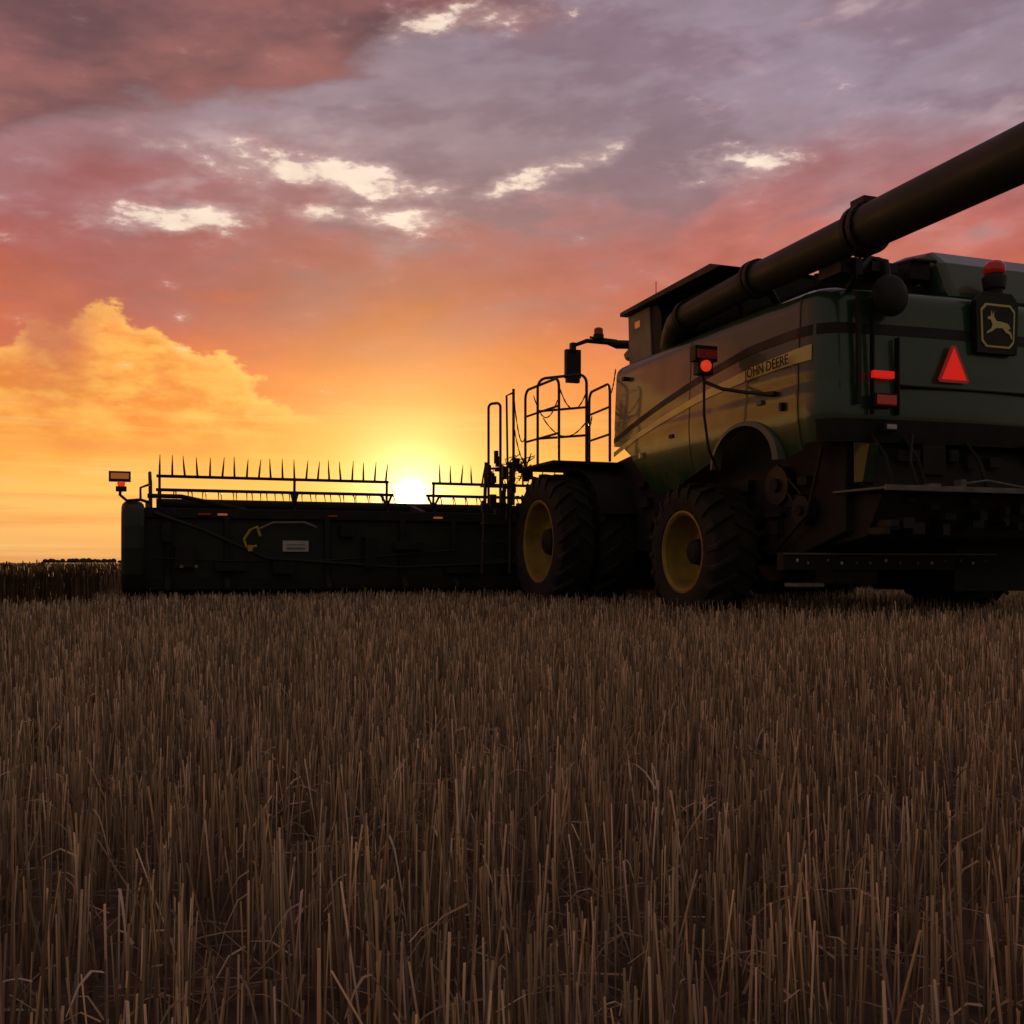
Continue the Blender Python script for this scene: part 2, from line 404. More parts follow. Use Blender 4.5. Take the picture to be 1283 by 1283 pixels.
# unloading auger
b=MB()
b.tube([(-1.35,3.75,3.58),(-1.5,3.35,3.68),(-1.6,3.05,3.76),(-1.62,2.8,3.80)],[.13,.16,.165,.165],AUG,24)
b.tube([(-1.62,2.95,3.79),(-1.64,1.22,3.85)],[.155,.165],AUG,28)
b.tube([(-1.64,1.25,3.85),(-1.65,-0.65,3.86)],[.175,.19],AUG,28)
b.tube([(-1.65,-0.62,3.86),(-1.66,-4.2,3.90)],[.215,.225],AUG,32)
for y,r in ((1.22,.215),(1.14,.21),(-0.60,.25),(-0.70,.25)):
    b.tube([(-1.645,y+0.03,3.855),(-1.645,y-0.03,3.855)],r,BLACK,28)
for k in range(12):
    a=2*math.pi*k/12
    b.tube([(-1.645+.232*math.cos(a),-0.58,3.855+.232*math.sin(a)),(-1.645+.232*math.cos(a),-0.75,3.855+.232*math.sin(a))],.013,BLACK,6)
b.tube([(-1.62,2.84,3.8),(-1.62,2.76,3.8)],.19,BLACK,24)
b.box(-1.74,-1.56,-0.75,-0.55,4.08,4.14,BLACK)
b.tube([(-1.55,1.1,3.72),(-1.3,1.2,3.5)],0.05,BLACK); 
b.tube([(-1.5,-0.3,3.7),(-1.45,-0.25,3.55),(-1.25,0.1,3.5)],0.03,BLACK)
b.box(-1.62,-1.35,-0.25,0.1,3.56,3.72,BLACK)
b.tube([(-1.52,0.0,3.68),(-1.3,0.05,3.78),(-0.9,0.3,3.8)],0.04,BLACK)
b.obj("unloading_auger",comb,smooth=40)

# wheels
def wheel(name,xo,yc,R,w,side=-1,n=22,rimr=0.60):
    b=MB(); xc=xo-side*w/2; c=(xc,yc,R-0.03)
    Ri=R*rimr
    prof=[(-w*.40,Ri),(-w*.47,Ri+.03),(-w*.52,Ri+(R-Ri)*.45),(-w*.50,R-.12),(-w*.44,R-.065),(0,R-.05),(w*.44,R-.065),(w*.50,R-.12),(w*.52,Ri+(R-Ri)*.45),(w*.47,Ri+.03),(w*.40,Ri)]
    b.rev(prof,c,RUB,56)
    def pt(dx,r,a): return (c[0]+dx,c[1]+r*math.cos(a),c[2]+r*math.sin(a))
    th=0.085
    for s in(-1,1):
        for i in range(n):
            a=2*math.pi*(i+(0.5 if s>0 else 0))/n
            secs=[(0.0*s,R-.06,R,a),(s*w*.25,R-.06,R,a+.10),(s*w*.47,R-.08,R-.012,a+.20),(s*w*.535,R-.19,R-.10,a+.24)]
            vs=[];fs=[]
            for dx,r0,r1,aa in secs:
                vs+=[pt(dx,r0,aa),pt(dx,r0,aa+th),pt(dx,r1,aa+th*.85),pt(dx,r1,aa+th*.15)]
            for k in range(3):
                for j in range(4): fs.append((k*4+j,k*4+(j+1)%4,(k+1)*4+(j+1)%4,(k+1)*4+j))
            fs+=[(0,1,2,3),(12,15,14,13)]
            b.add(vs,fs,RUB)
    o=side
    b.rev([(o*w*.40,Ri+.01),(o*w*.455,Ri+.015),(o*w*.46,Ri-.01),(o*w*.42,Ri-.04),(o*w*.22,Ri-.06),(o*w*.02,Ri-.08),(o*w*-.10,Ri-.13),(o*w*-.04,Ri*.45),(o*w*-.02,Ri*.32),(o*w*-.02,0.0)],c,YEL,48)
    b.rev([(o*w*-.02,Ri*.36),(o*w*.20,Ri*.30),(o*w*.26,Ri*.2),(o*w*.26,0.0)],c,DARK,24)
    for i in range(10):
        a=2*math.pi*i/10; p=pt(-o*w*.04,Ri*.44,a); b.tube([p,(p[0]+o*.03,p[1],p[2])],0.018,STEEL,6)
    b.rev([(-o*w*.4,Ri),(-o*w*.1,Ri-.08),(-o*w*.1,0)],c,YEL,32)
    return b.obj(name,comb,smooth=35)
wheel("front_wheel_outer_left",-2.45,5.9,1.03,0.55)
wheel("front_wheel_inner_left",-1.78,5.9,1.03,0.55)
wheel("front_wheel_outer_right",2.95,5.9,1.03,0.55,1)
wheel("front_wheel_inner_right",2.28,5.9,1.03,0.55,1)
wheel("rear_wheel_left",-2.0,2.3,0.84,0.62,-1,20,0.58)
wheel("rear_wheel_right",2.5,2.3,0.84,0.62,1,20,0.58)

# access platform, rails, ladder
b=MB()
b.box(-2.40,-1.25,5.35,6.9,2.15,2.19,DARK)
def hoop(p,q,zt,z0=2.2,r=0.022,bars=(0.5,),rad=0.14):
    p=Vector((p[0],p[1],0)); q=Vector((q[0],q[1],0)); d=(q-p); Ld=d.length; d/=Ld
    pts=[p+Vector((0,0,z0))]
    pts.append(p+Vector((0,0,zt-rad)))
    for i in range(1,6):
        a=math.pi/2*i/5; pts.append(p+d*rad*(1-math.cos(a))+Vector((0,0,zt-rad+rad*math.sin(a))))
    for i in range(0,6):
        a=math.pi/2*(1-i/5); pts.append(q-d*rad*(1-math.cos(a))+Vector((0,0,zt-rad+rad*math.sin(a))))
    pts.append(q+Vector((0,0,z0)))
    b.tube(pts,r,RAIL,8)
    for t in bars:
        z=z0+(zt-z0)*t; b.tube([p+Vector((0,0,z)),q+Vector((0,0,z))],r*.85,RAIL,8)
hoop((-2.31,6.74),(-2.27,5.44),3.43,bars=(0.33,0.66))
hoop((-2.33,6.15),(-1.8,5.49),3.52,bars=(0.3,0.62))
hoop((-1.39,6.3),(-1.47,5.37),3.38,bars=(0.35,0.7))
hoop((-2.8,7.13),(-2.66,6.95),3.25,z0=1.5,rad=0.07,bars=(0.4,))
b.tube([(-2.49,6.8,1.6),(-2.49,6.8,3.46)],0.024,RAIL)
b.tube([(-2.56,6.86,1.6),(-2.58,6.88,3.36),(-2.49,6.8,3.40)],0.018,RAIL)
for z in (0.7,1.0,1.3,1.6,1.9): b.box(-2.92,-2.5,6.95,7.2,z,z+0.035,RAIL)
b.tube([(-2.92,7.1,0.5),(-2.85,7.1,2.3)],0.03,RAIL); b.tube([(-2.5,6.95,0.5),(-2.5,6.9,2.3)],0.03,RAIL)
def chain(p,q,sag):
    pts=[]
    for i in range(15):
        t=i/14; v=Vector(p).lerp(Vector(q),t); v.z-=sag*4*t*(1-t); pts.append(v)
    b.tube(pts,[0.012 if i%2 else 0.007 for i in range(15)],RAIL,6)
chain((-2.49,6.8,3.4),(-2.31,6.74,2.7),0.35); chain((-2.49,6.8,2.9),(-2.31,6.5,2.35),0.3)
chain((-2.27,5.44,3.3),(-1.8,5.49,3.25),0.3); chain((-2.3,6.4,3.3),(-2.27,5.5,3.1),0.3)
chain((-1.8,5.49,3.1),(-1.39,6.2,3.0),0.25); chain((-1.47,5.4,3.2),(-1.6,4.9,3.5),0.1)
chain((-2.3,6.0,2.9),(-1.8,5.5,2.8),0.25)
for i in range(40):
    x=random.uniform(-2.95,-2.2); y=random.uniform(6.6,7.2); z=random.uniform(1.3,2.25); w=random.uniform(.04,.10)
    b.box(x,x+w,y,y+w,z,z+random.uniform(.05,.22),random.choice([DARK,BLACK]))
for i in range(26):
    x=random.uniform(-2.6,-2.2); z=random.uniform(1.9,2.3)
    b.tube([(x,6.9,z),(x+random.uniform(-.1,.1),6.9,z+.12),(x+random.uniform(-.2,.2),6.9,z+random.uniform(.1,.25))],0.009,BLACK,5)
b.obj("access_platform",comb,smooth=40)

tcv=bpy.data.curves.new("stripe_lettering",'FONT'); tcv.body="JOHN DEERE"; tcv.size=0.15; tcv.extrude=0.002
to=bpy.data.objects.new("stripe_lettering",tcv); scene.collection.objects.link(to); to.parent=comb
tcv.materials.append(BLACK); tcv.align_y='CENTER'; tcv.space_character=1.0; tcv.offset=0.002
to.matrix_local=Matrix(((0,0,-1,-1.706),(-1,0.0,0,1.33),(0.05,1,0,2.80),(0,0,0,1)))

# ------------------------------------------------------------ header
hd=bpy.data.objects.new("cutting_header",None); scene.collection.objects.link(hd); hd.parent=comb
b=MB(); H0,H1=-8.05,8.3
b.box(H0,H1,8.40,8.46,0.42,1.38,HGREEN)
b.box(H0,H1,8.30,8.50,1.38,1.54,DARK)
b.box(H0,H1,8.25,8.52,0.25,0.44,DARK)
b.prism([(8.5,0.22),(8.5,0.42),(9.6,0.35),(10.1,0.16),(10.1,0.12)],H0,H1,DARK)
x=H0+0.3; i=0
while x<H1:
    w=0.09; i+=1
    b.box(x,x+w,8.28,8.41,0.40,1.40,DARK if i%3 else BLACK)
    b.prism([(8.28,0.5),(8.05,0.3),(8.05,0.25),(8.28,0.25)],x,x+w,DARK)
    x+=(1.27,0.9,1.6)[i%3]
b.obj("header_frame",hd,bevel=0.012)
b=MB()
for xs,s in ((-8.38,1),(8.38,-1)):
    xa,xb=sorted((xs,xs+s*0.34))
    b.prism([(8.15,0.28),(7.98,0.5),(7.92,0.9),(7.95,1.25),(8.1,1.52),(8.4,1.64),(9.2,1.5),(10.2,0.9),(10.9,0.35),(10.9,0.15),(8.4,0.16)],xa,xb,HGREEN)
b.obj("header_end_shields",hd,bevel=0.14)
b=MB()
b.tube([(-6.35,8.2,0.95),(-6.5,8.2,0.9),(-6.55,8.2,1.05),(-6.45,8.2,1.2),(-6.35,8.15,1.25),(-6.3,8.15,1.1)],0.024,HOSE)
b.tube([(-6.35,8.15,1.2),(-6.1,8.15,1.32),(-5.6,8.15,1.33),(-5.4,8.18,1.25)],0.022,STEEL)
b.box(-6.50,-6.42,8.1,8.25,0.86,0.96,HOSE)
b.box(-5.92,-5.50,8.36,8.395,0.86,1.04,WHITE)
b.box(-5.86,-5.56,8.35,8.36,0.90,0.93,STEEL); b.box(-5.86,-5.56,8.35,8.36,0.97,0.98,STEEL)
b.box(-7.25,-7.05,8.24,8.29,1.43,1.46,DKRED); b.box(-6.95,-6.8,8.24,8.29,1.43,1.46,AMB); b.box(-5.2,-5.05,8.24,8.29,1.43,1.46,DKRED)
b.box(-3.4,-3.25,8.24,8.29,1.43,1.46,AMB)
for (x,z,w,h) in ((-7.6,0.6,.3,.35),(-7.0,0.55,.5,.12),(-6.1,0.5,.35,.25),(-4.6,0.6,.2,.5),(-3.2,0.5,.6,.2),(-2.2,0.6,.3,.5),(-5.0,1.1,.25,.2),(-7.8,1.0,.15,.3),(-4.1,0.9,.5,.12)):
    b.box(x,x+w,8.15,8.39,z,z+h,DARK)
for x in (-7.5,-7.28): b.tube([(x,8.14,0.62),(x,8.18,0.62)],0.03,STEEL,10)
b.tube([(-7.9,8.2,1.45),(-7.2,8.15,1.2),(-6.2,8.15,0.75),(-4,8.2,0.6),(-1.5,8.1,0.7)],0.03,BLACK)
b.tube([(-7.9,8.2,0.75),(-6.5,8.2,0.7),(-5.1,8.2,0.72),(-3,8.2,0.9)],0.02,BLACK)
b.tube([(-6.72,8.25,0.05),(-6.72,8.25,0.4)],0.04,BLACK)
b.box(-6.8,-6.64,8.18,8.32,0.02,0.06,BLACK)
b.obj("header_hydraulics",hd,smooth=40,bevel=0.005)
# reel
b=MB(); ry,rz,rr=9.3,1.66,0.45; RX0,RX1=-7.85,8.0
b.tube([(RX0,ry,rz),(RX1,ry,rz)],0.08,DARK,12)
for k in range(6):
    a=math.radians(90+60*k+4); by,bz=ry+rr*math.cos(a),rz+rr*math.sin(a)
    for (s0,s1) in ((-7.85,-3.95),(-3.15,3.0),(3.2,8.0)):
        b.tube([(s0,by,bz),(s1,by,bz)],0.026,DARK,8)
    x=RX0+0.05
    while x<RX1:
        if -3.95<x<-3.15: x+=0.2; continue
        j=random.uniform(-.02,.02)
        if k==0:
            b.tube([(x,by,bz),(x+j,by-0.02,bz+0.16),(x+j*2,by-0.06,bz+0.34+random.uniform(-.02,.015))],[.02,.016,.005],BLACK,5)
        else:
            dy,dz=math.cos(a),math.sin(a)
            b.tube([(x,by,bz),(x+j,by+dy*0.08-.05,bz+dz*0.05-.08),(x+j,by+dy*.1-.12,bz+dz*0.05-.2)],[.012,.01,.005],BLACK,5)
        x+=0.20 if k==0 else 0.24
    for sx in (-7.8,-5.6,-3.98,-3.12,0.2,2.9,3.3,5.6,7.9):
        b.tube([(sx,ry,rz),(sx,by,bz)],0.024,DARK,6)
for ax in(-7.98,-3.55,3.1,8.1):
    b.prism([(8.4,1.45),(8.35,1.55),(9.2,1.70),(9.6,1.70),(9.6,1.60),(9.2,1.6),(8.6,1.45)],ax-.04,ax+.04,DARK)
b.tube([(-7.95,8.5,1.5),(-7.95,8.8,1.95),(-7.95,9.2,2.15)],0.03,BLACK)
b.tube([(-8.0,8.3,1.72),(-7.5,8.3,1.72),(-6.9,8.32,1.6),(-6.5,8.35,1.52)],0.035,DARK)
b.obj("reel",hd,smooth=40)
b=MB()
b.box(-8.56,-8.24,8.28,8.38,1.93,2.09,BLACK); b.box(-8.53,-8.27,8.265,8.279,1.97,2.06,AMB)
b.ball((-8.38,8.32,1.90),0.06,REDL,1,.8,1)
b.box(-8.46,-8.30,8.29,8.38,1.78,1.86,BLACK)
b.tube([(-8.38,8.34,1.9),(-8.4,8.34,1.73),(-8.3,8.34,1.64),(-8.1,8.36,1.66),(-7.97,8.38,1.62)],0.025,BLACK)
b.tube([(-8.1,8.36,1.66),(-8.1,8.4,1.85),(-7.98,8.4,1.9)],0.02,BLACK)
b.obj("header_warning_lamp",hd,bevel=0.02)

# ------------------------------------------------------------ terrain
soil=mat("soil",(0.075,0.054,0.035),0.95,0,0.5,9,bump=1.0,bscale=18)
g=MB(); gs=[-6000,-600,-60,-20,-8,0,8,20,60,600,6000]
vs=[(x,y,0) for y in [-300,-30,0,5,12,25,60,300,1500,9000] for x in gs]
fs=[(j*11+i,j*11+i+1,(j+1)*11+i+1,(j+1)*11+i) for j in range(9) for i in range(10)]
g.add(vs,fs,soil); go=g.obj("ground")

def loc(X,Y):
    dx,dy=X-C.x,Y-C.y; cp,sp=math.cos(PHI),math.sin(PHI)
    return dx*cp+dy*sp, -dx*sp+dy*cp
def in_crop(X,Y):
    lx,ly=loc(X,Y)
    return (ly>10.2)|((lx<-8.75)&(Y>14.2+0.0*X))|((lx>8.6)&(ly>6))

def stalks(X,Y,H,R,lean,col,heads=False):
    n=len(X); a=rng.uniform(0,2*np.pi,n); ln=rng.normal(0,lean,(n,2))
    tilt=np.stack([ln[:,0]*H,ln[:,1]*H],1)
    K=3; rings=[(0.0,1.0),(1.0,0.85)]; tip_light=[0.55,1.15]  # tip light painted into the tint: stalks brighten from base to cut top
    if heads: rings=[(0.0,1.0),(0.84,0.8),(0.87,2.6),(0.97,2.2),(1.0,0.6)]; tip_light=[1]*5
    V=np.zeros((n,len(rings)*K,3)); CC=np.zeros((n,len(rings)*K,3))
    for r,(t,rs) in enumerate(rings):
        for k in range(K):
            an=a+2*np.pi*k/K
            V[:,r*K+k,0]=X+tilt[:,0]*t**1.3+np.cos(an)*R*rs
            V[:,r*K+k,1]=Y+tilt[:,1]*t**1.3+np.sin(an)*R*rs
            V[:,r*K+k,2]=H*t-0.01
            CC[:,r*K+k,:]=col*tip_light[r]
    F=[]
    for r in range(len(rings)-1):
        for k in range(K): F.append((r*K+k,r*K+(k+1)%K,(r+1)*K+(k+1)%K,(r+1)*K+k))
    F=np.array(F); nv=len(rings)*K
    quads=(F[None]+ (np.arange(n)*nv)[:,None,None]).reshape(-1,4)
    top=np.array([(len(rings)-1)*K+k for k in range(K)])
    tris=(top[None]+(np.arange(n)*nv)[:,None])
    return V.reshape(-1,3),quads,tris,CC.reshape(-1,3)
def ribbons(X,Y,Z,L,ang,rise,droop,W,col):
    n=len(X); S=4; V=np.zeros((n,S*2,3))
    dx,dy=np.cos(ang),np.sin(ang)
    for s in range(S):
        t=s/(S-1); w=W*(1-0.75*t)
        cx=X+dx*L*t; cy=Y+dy*L*t; cz=Z+rise*L*t-droop*L*t*t
        cz=np.maximum(cz,0.004)
        V[:,2*s,0]=cx-dy*w; V[:,2*s,1]=cy+dx*w; V[:,2*s,2]=cz
        V[:,2*s+1,0]=cx+dy*w; V[:,2*s+1,1]=cy-dx*w; V[:,2*s+1,2]=cz+w*0.6
    F=np.array([(2*s,2*s+1,2*s+3,2*s+2) for s in range(S-1)])
    quads=(F[None]+(np.arange(n)*S*2)[:,None,None]).reshape(-1,4)
    return V.reshape(-1,3),quads,np.zeros((0,3),int),np.repeat(col,S*2,axis=0)
def build(name,parts,material):
    Vs=[];Q=[];T=[];Cc=[];o=0
    for V,q,t,c in parts:
        Vs.append(V);Q.append(q+o);T.append(t+o);Cc.append(c);o+=len(V)
    V=np.concatenate(Vs);Q=np.concatenate(Q);T=np.concatenate(T);Cc=np.concatenate(Cc)
    me=bpy.data.meshes.new(name); me.vertices.add(len(V)); me.vertices.foreach_set('co',V.ravel())
    nl=len(Q)*4+len(T)*3; me.loops.add(nl)
    me.loops.foreach_set('vertex_index',np.concatenate([Q.ravel(),T.ravel()]).astype(np.int32))
    me.polygons.add(len(Q)+len(T))
    st=np.concatenate([np.arange(len(Q))*4,len(Q)*4+np.arange(len(T))*3]).astype(np.int32)
    me.polygons.foreach_set('loop_start',st)
    me.update(calc_edges=True); me.validate()
    at=me.attributes.new('tint','FLOAT_COLOR','POINT')
    at.data.foreach_set('color',np.concatenate([Cc,np.ones((len(Cc),1))],1).ravel().astype(np.float32))
    me.materials.append(material)
    ob=bpy.data.objects.new(name,me); scene.collection.objects.link(ob); return ob
def colr(n):
    b=0.28+0.75*rng.random(n)**1.4
    pale=rng.random(n)<0.13; b=np.where(pale,b*0.3+1.15,b)
    w=rng.uniform(-0.16,0.16,n); w=np.where(pale,w-0.12,w)
    return np.stack([b*(1+w*.3),b,b*(1-w)],1)
def scatter(y0,y1,dens,wa=0.56,wb=1.6,rows=True):
    hm=wa*y1+wb; n2=int(dens*2*hm*(y1-y0))
    Y=rng.uniform(y0,y1,n2); X=rng.uniform(-hm,hm,n2)
    k=np.abs(X)<wa*Y+wb; X,Y=X[k],Y[k]
    if rows:
        lx,ly=loc(X,Y); sp=0.17
        lr=np.round(lx/sp)*sp; jit=rng.normal(0,0.045,len(X)); lx2=lr+jit+0.03*np.sin(ly*1.7)
        lx2=np.where(rng.random(len(X))<0.25,lx,lx2)
        cl=np.round(ly/0.055)*0.055; ly2=np.where(rng.random(len(X))<0.5,cl+rng.normal(0,0.010,len(X)),ly)
        cp,sn=math.cos(PHI),math.sin(PHI)
        X=C.x+lx2*cp-ly2*sn; Y=C.y+lx2*sn+ly2*cp
    return X,Y
straw=mat("straw",(0.80,0.60,0.37),0.65,0,0.2,3,trans=0.3,attr=True)
parts=[]
for (y0,y1,d,rad) in ((0.7,4,860,0.0020),(4,9,480,0.0028),(9,24,120,0.0052),(24,60,10,0.012)):
    X,Y=scatter(y0,y1,d); k=~in_crop(X,Y); X,Y=X[k],Y[k]; n=len(X)
    patch=0.5+0.5*np.sin(X*1.3+np.sin(Y*0.9)*2)*np.sin(Y*1.1+X*.4)
    H=rng.normal(0.175,0.036,n)+0.035*patch; low=rng.random(n)<0.14; H[low]*=rng.uniform(0.3,0.8,low.sum()); H=np.clip(H,0.03,0.30)
    R=rad*rng.uniform(0.55,1.3,n)
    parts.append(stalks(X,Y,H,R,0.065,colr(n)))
    if y1<=24:
        m=rng.random(n)<(0.26 if y1<=6 else 0.15)
        parts.append(ribbons(X[m],Y[m],H[m]*rng.uniform(.3,.98,m.sum()),rng.uniform(.04,.12,m.sum()),rng.uniform(0,6.28,m.sum()),rng.uniform(-.2,1.2,m.sum()),rng.uniform(.5,1.6,m.sum()),rad*rng.uniform(.6,1.4,m.sum()),colr(m.sum())*0.9))
X,Y=scatter(0.75,7,170,rows=False); n=len(X)
parts.append(ribbons(X,Y,rng.uniform(0.005,0.06,n),rng.uniform(.06,.26,n),rng.uniform(0,6.28,n),rng.uniform(-.1,.3,n),rng.uniform(0,.3,n),0.0020*rng.uniform(.6,1.4,n),colr(n)*0.7))
X,Y=scatter(0.9,8,18,rows=False); n=len(X)
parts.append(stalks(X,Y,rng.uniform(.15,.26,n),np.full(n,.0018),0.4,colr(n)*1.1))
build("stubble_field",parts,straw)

cropm=mat("ripe_crop",(0.26,0.175,0.085),0.8,0,0.3,2,trans=0.15,attr=True)
n=90000; X=rng.uniform(-30,30,n); Y=rng.uniform(14,36,n)
lx,ly=loc(X,Y); k=in_crop(X,Y)&((ly<12.5)|(X<-4)); X,Y=X[k],Y[k]; n=len(X)
H=rng.normal(0.60,0.045,n)
build("standing_crop",[stalks(X,Y,H,rng.uniform(.005,.009,n),0.06,colr(n),heads=True)],cropm)
can=mat("crop_canopy",(0.15,0.10,0.05),0.95,0,0.5,0.8,bump=1,bscale=3)
b=MB(); cp,sn=math.cos(PHI),math.sin(PHI)
xs=np.concatenate([np.linspace(-3000,-120,8),np.linspace(-100,100,60),np.linspace(120,3000,8)]); ysl=np.concatenate([np.linspace(11,60,40),np.geomspace(64,5000,26)])
vs=[]
for j,y in enumerate(ysl):
    for x in xs:
        z=0.50+random.uniform(-.05,.05) if j>0 else 0.0
        vs.append((C.x+x*cp-y*sn,C.y+x*sn+y*cp,z))
nx=len(xs); fs=[(j*nx+i,j*nx+i+1,(j+1)*nx+i+1,(j+1)*nx+i) for j in range(len(ysl)-1) for i in range(nx-1)]
b.add(vs,fs,can); b.obj("crop_canopy")
tm=mat("distant_foliage",(0.05,0.05,0.035),1,0,0.4,0.05)
b=MB()
for seg in range(40):
    cx=random.uniform(-2600,1500) if seg>4 else -1500+seg*70; cyy=random.uniform(3300,3900); Ls=random.uniform(60,260)
    for i in range(int(Ls/10)):
        x=cx+i*9+random.uniform(-4,4); r=random.uniform(5,11)
        b.ball((x,cyy+random.uniform(-20,20),r*.6),r,tm,1.1,1,0.9*random.uniform(.6,1.2),8)
b.obj("distant_treeline")

# ------------------------------------------------------------ sun lamp
SAZ=math.atan2(-126,1300); SEL=math.atan(83/1300)
sd=Vector((math.sin(SAZ)*math.cos(SEL),math.cos(SAZ)*math.cos(SEL),math.sin(SEL)))
sl=bpy.data.lights.new("sun",'SUN'); sl.energy=4.5; sl.angle=math.radians(0.5); sl.color=(1,0.58,0.26)
so=bpy.data.objects.new("sun",sl); scene.collection.objects.link(so)
so.rotation_euler=(-sd).to_track_quat('-Z','Y').to_euler(); so.location=(0,0,30)

# ------------------------------------------------------------ world
w=bpy.data.worlds.new("World"); scene.world=w; w.use_nodes=True
nt=w.node_tree; N=nt.nodes; L=nt.links
for x in list(N): N.remove(x)
def M(op,a,b=None,c=None,clamp=False):
    n=N.new('ShaderNodeMath'); n.operation=op; n.use_clamp=clamp
    for i,v in enumerate((a,b,c)):
        if v is None: continue
        if isinstance(v,(int,float)): n.inputs[i].default_value=v
        else: L.new(v,n.inputs[i])
    return n.outputs[0]
def add(a,b): return M('ADD',a,b)
def sub(a,b): return M('SUBTRACT',a,b)
def mul(a,b): return M('MULTIPLY',a,b)
def clamp01(a): return M('MULTIPLY',a,1.0,clamp=True)
def smooth(x,a,b):
    n=N.new('ShaderNodeMapRange'); n.interpolation_type='SMOOTHSTEP'
    n.inputs[1].default_value=a; n.inputs[2].default_value=b; L.new(x,n.inputs[0]); return n.outputs[0]
def mix(f,a,b,bt='MIX'):
    n=N.new('ShaderNodeMixRGB'); n.blend_type=bt
    for i,v in enumerate((f,a,b)):
        if isinstance(v,(int,float)): n.inputs[i].default_value=v
        elif isinstance(v,tuple): n.inputs[i].default_value=v
        else: L.new(v,n.inputs[i])
    return n.outputs[0]
def gauss(ax,ex,ca,ce,sa,se,tilt=0.0):
    da=sub(ax,ca); de=sub(sub(ex,ce),mul(da,tilt)) if tilt else sub(ex,ce)
    r=add(mul(mul(da,da),1/sa**2),mul(mul(de,de),1/se**2))
    return M('EXPONENT',mul(r,-1))
tc=N.new('ShaderNodeTexCoord'); sep=N.new('ShaderNodeSeparateXYZ'); L.new(tc.outputs['Generated'],sep.inputs[0])
dx,dy,dz=sep.outputs
az=mul(M('ARCTAN2',dx,dy),57.2958); el=mul(M('ARCSINE',dz),57.2958)
def noise(sa,se,detail=5,rough=0.55,seed=0,dist=0,tilt=0):
    cb=N.new('ShaderNodeCombineXYZ')
    L.new(mul(az,sa),cb.inputs[0]); L.new(add(mul(el,se),mul(az,tilt)) if tilt else mul(el,se),cb.inputs[1]); cb.inputs[2].default_value=seed
    n=N.new('ShaderNodeTexNoise'); n.inputs['Scale'].default_value=1; n.inputs['Detail'].default_value=detail
    n.inputs['Roughness'].default_value=rough; n.inputs['Distortion'].default_value=dist
    L.new(cb.outputs[0],n.inputs['Vector']); return sub(n.outputs['Fac'],0.5)
n1=noise(0.05,0.15,4,0.55,1.3,0.5)
n2=noise(0.12,0.34,6,0.54,5.1,0.0,-0.03)
n3=noise(0.42,1.05,5,0.58,9.7,0)
n4=noise(0.20,0.26,6,0.6,14.2,0)
st=noise(0.03,0.70,4,0.6,21,0)
k=smooth(el,1.0,12.0)
ew=add(el,mul(k,add(mul(n1,11),mul(n2,10))))
rp=N.new('ShaderNodeValToRGB'); L.new(M('DIVIDE',ew,60),rp.inputs[0])
cr=rp.color_ramp
stops=[(0,(226,152,88)),(1.5,(246,182,104)),(3.5,(252,188,96)),(5.5,(248,162,68)),(7.5,(238,136,56)),(9.5,(222,112,56)),(12,(200,96,68)),(14,(178,88,82)),(16.5,(164,96,100)),(19,(162,114,120)),(22,(156,132,140)),(27,(152,132,146)),(34,(134,116,130)),(60,(110,104,124))]
while len(cr.elements)<len(stops): cr.elements.new(0.5)
for e,(p,c) in zip(cr.elements,stops): e.position=p/60; e.color=lin(*c)
col=rp.outputs[0]
col=mix(mul(clamp01(mul(gauss(az,el,17,15.6,13,3.6,0.05),add(0.85,mul(n2,2.6)))),0.85),col,lin(208,114,94))
col=mix(mul(clamp01(mul(gauss(az,el,20,24.5,14,3.4),add(0.85,mul(n2,3.0)))),0.85),col,lin(156,138,156))
col=mix(mul(clamp01(mul(gauss(az,el,-12,14.8,17,2.6),add(0.9,mul(n2,3.0)))),0.8),col,lin(158,90,90))
col=mix(mul(gauss(az,el,8,9.0,16,2.6),0.6),col,lin(240,132,60))
# grey cloud bellies and paler tops
gb=mul(smooth(add(mul(n1,0.8),mul(n2,0.9)),0.0,0.14),smooth(el,12,18))
col=mix(mul(gb,0.65),col,lin(122,96,108))
lt=mul(smooth(add(mul(n1,-0.8),mul(n2,0.9)),0.05,0.20),smooth(el,14,19))
col=mix(mul(lt,0.55),col,lin(192,164,166))
# dark mauve cloud upper left
edge=add(sub(el,add(27.2,mul(az,0.27))),mul(n2,7))
dm=mul(smooth(edge,-0.5,1.1),smooth(mul(az,-1),-6,4))
col=mix(mul(dm,0.93),col,mix(smooth(add(n2,mul(n1,.6)),-0.2,0.2),lin(104,66,72),lin(148,90,86)))
# sunlit cumulus at the left
ce=add(add(11.8,mul(smooth(az,-24,-21.6),1.9)),mul(smooth(az,-21.5,-9.5),-6.0))
cmh=add(sub(ce,el),add(mul(n4,8),mul(n3,2.6)))
cmw=smooth(mul(az,-1),9,14.5)
cm=mul(smooth(cmh,-0.05,0.7),mul(cmw,smooth(el,4,8.5)))
cin=mix(smooth(add(n3,mul(n4,1.1)),-0.2,0.18),lin(232,132,50),lin(252,180,76))
col=mix(mul(cm,0.85),col,cin)
rim=mul(cm,sub(1,smooth(cmh,0.3,1.5)))
col=mix(mul(rim,0.6),col,lin(255,198,104))
mk=clamp01(mul(gauss(az,el,-24.0,12.0,1.9,2.6),add(1.2,mul(n4,4))))
col=mix(mul(mk,0.85),col,lin(186,98,76))
# streaks low in the sky
stm=mul(sub(1,smooth(el,7,12)),smooth(st,0.0,0.15))
col=mix(mul(stm,0.45),col,lin(226,134,72))
stm=mul(sub(1,smooth(el,6,10)),smooth(mul(st,-1),0.02,0.2))
col=mix(mul(stm,0.45),col,lin(255,212,130))
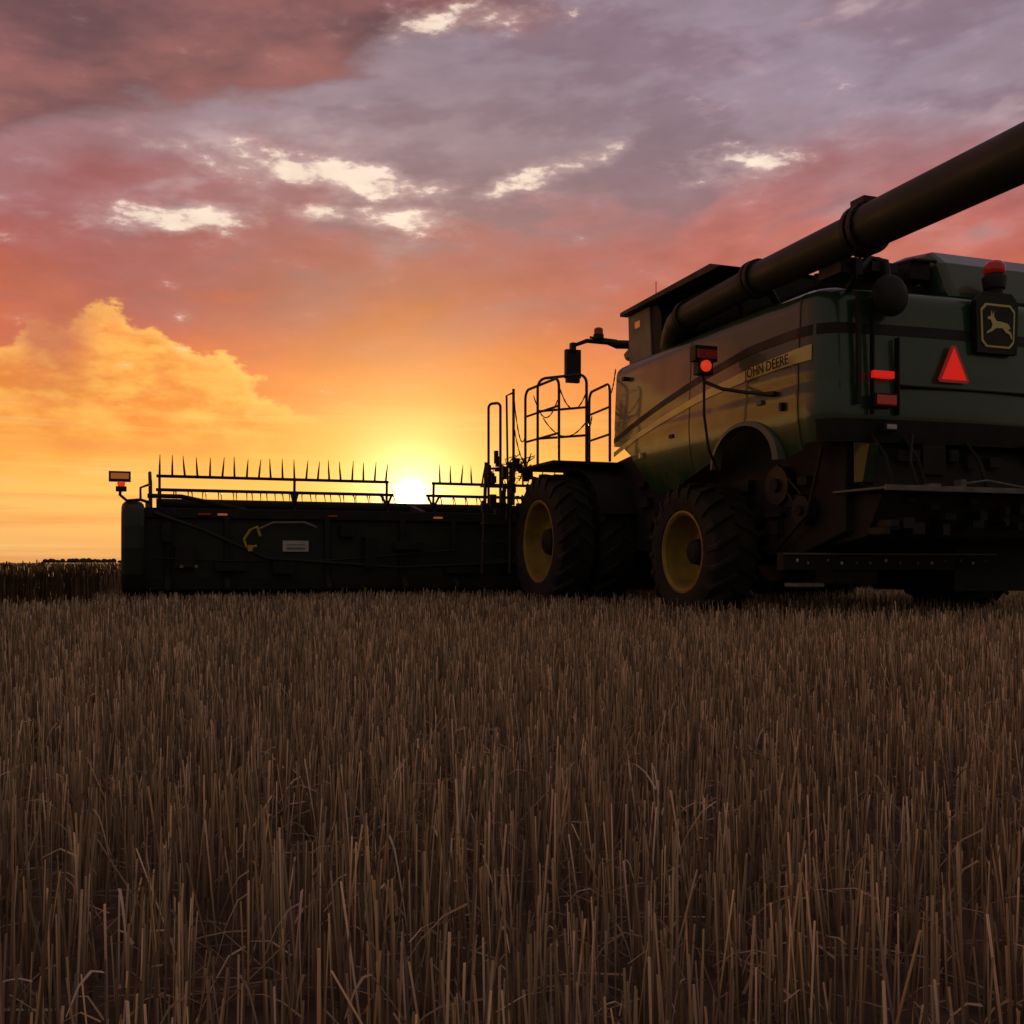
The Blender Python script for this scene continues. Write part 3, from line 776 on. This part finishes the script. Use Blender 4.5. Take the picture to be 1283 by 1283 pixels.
# bright gaps between the clouds
reg=gauss(az,el,-10.5,20.2,8.5,1.0,-0.08)
for (a,e,sa,se,t,kk) in ((-17.5,17.6,5.0,0.9,0.12,1),(-5.8,18.2,4.0,0.7,0.0,1),(2.0,20.6,5,0.7,0.25,.85),(12.5,20.6,4,1.0,0.0,.6),(-3,27.6,5,0.8,0.1,.75),(-10.5,18.3,2.5,.5,0,.9)):
    reg=M('MAXIMUM',reg,mul(gauss(az,el,a,e,sa,se,t),kk))
wn=add(mul(n3,1.8),mul(n2,0.3))
wm=smooth(add(mul(reg,0.60),wn),0.38,0.66)
soft=smooth(add(mul(reg,0.75),mul(wn,.7)),0.12,0.7)
col=mix(mul(soft,0.65),col,lin(200,170,166))
col=mix(mul(wm,0.9),col,lin(248,226,206))
shade=add(1.0,add(mul(n2,0.8),mul(n3,0.40)))
cbx=N.new('ShaderNodeCombineXYZ'); [L.new(shade,cbx.inputs[i]) for i in range(3)]
col=mix(mul(smooth(el,3,13),0.95),col,mix(1,col,cbx.outputs[0],'MULTIPLY'))
# sun and aureole
vd=N.new('ShaderNodeVectorMath'); vd.operation='DOT_PRODUCT'; L.new(tc.outputs['Generated'],vd.inputs[0]); vd.inputs[1].default_value=sd
ang=mul(M('ARCCOSINE',M('MINIMUM',vd.outputs['Value'],0.9999999)),57.2958)
def glow(s,p=2): return M('EXPONENT',mul(M('POWER',M('DIVIDE',ang,s),p),-1))
col=mix(mul(glow(8.5,1.7),0.5),col,lin(255,184,80))
col=mix(mul(glow(3.4,1.3),0.9),col,lin(255,222,128))
def emit(g,c,k):
    s=N.new('ShaderNodeVectorMath'); s.operation='SCALE'; s.inputs[0].default_value=c; L.new(mul(g,k),s.inputs['Scale']); return s.outputs[0]
for g_,c_,k_ in ((glow(1.3,1.0),(1,0.78,0.36),3.0),(glow(0.45,2),(1,0.9,0.62),22)):
    col=mix(1,col,emit(g_,c_,k_),'ADD')
hd_=N.new('ShaderNodeVectorMath'); hd_.operation='DOT_PRODUCT'; L.new(tc.outputs['Generated'],hd_.inputs[0]); hd_.inputs[1].default_value=(-0.38,0.92,0)
fo=smooth(hd_.outputs['Value'],-0.35,0.62)
col=mix(fo,lin(108,96,90),col)
sky=N.new('ShaderNodeTexSky'); sky.sky_type='NISHITA'; sky.sun_disc=False
sky.sun_elevation=SEL; sky.sun_rotation=SAZ; sky.dust_density=3
sk=N.new('ShaderNodeVectorMath'); sk.operation='SCALE'; L.new(sky.outputs[0],sk.inputs[0]); sk.inputs['Scale'].default_value=0.008
col=mix(1,col,sk.outputs[0],'ADD')
col=mix(smooth(el,-0.6,-0.1),(0.03,0.022,0.016,1),col)
bg=N.new('ShaderNodeBackground'); L.new(col,bg.inputs[0]); bg.inputs[1].default_value=1.0
wo=N.new('ShaderNodeOutputWorld'); L.new(bg.outputs[0],wo.inputs[0])
w.cycles.sampling_method='MANUAL'; w.cycles.sample_map_resolution=512
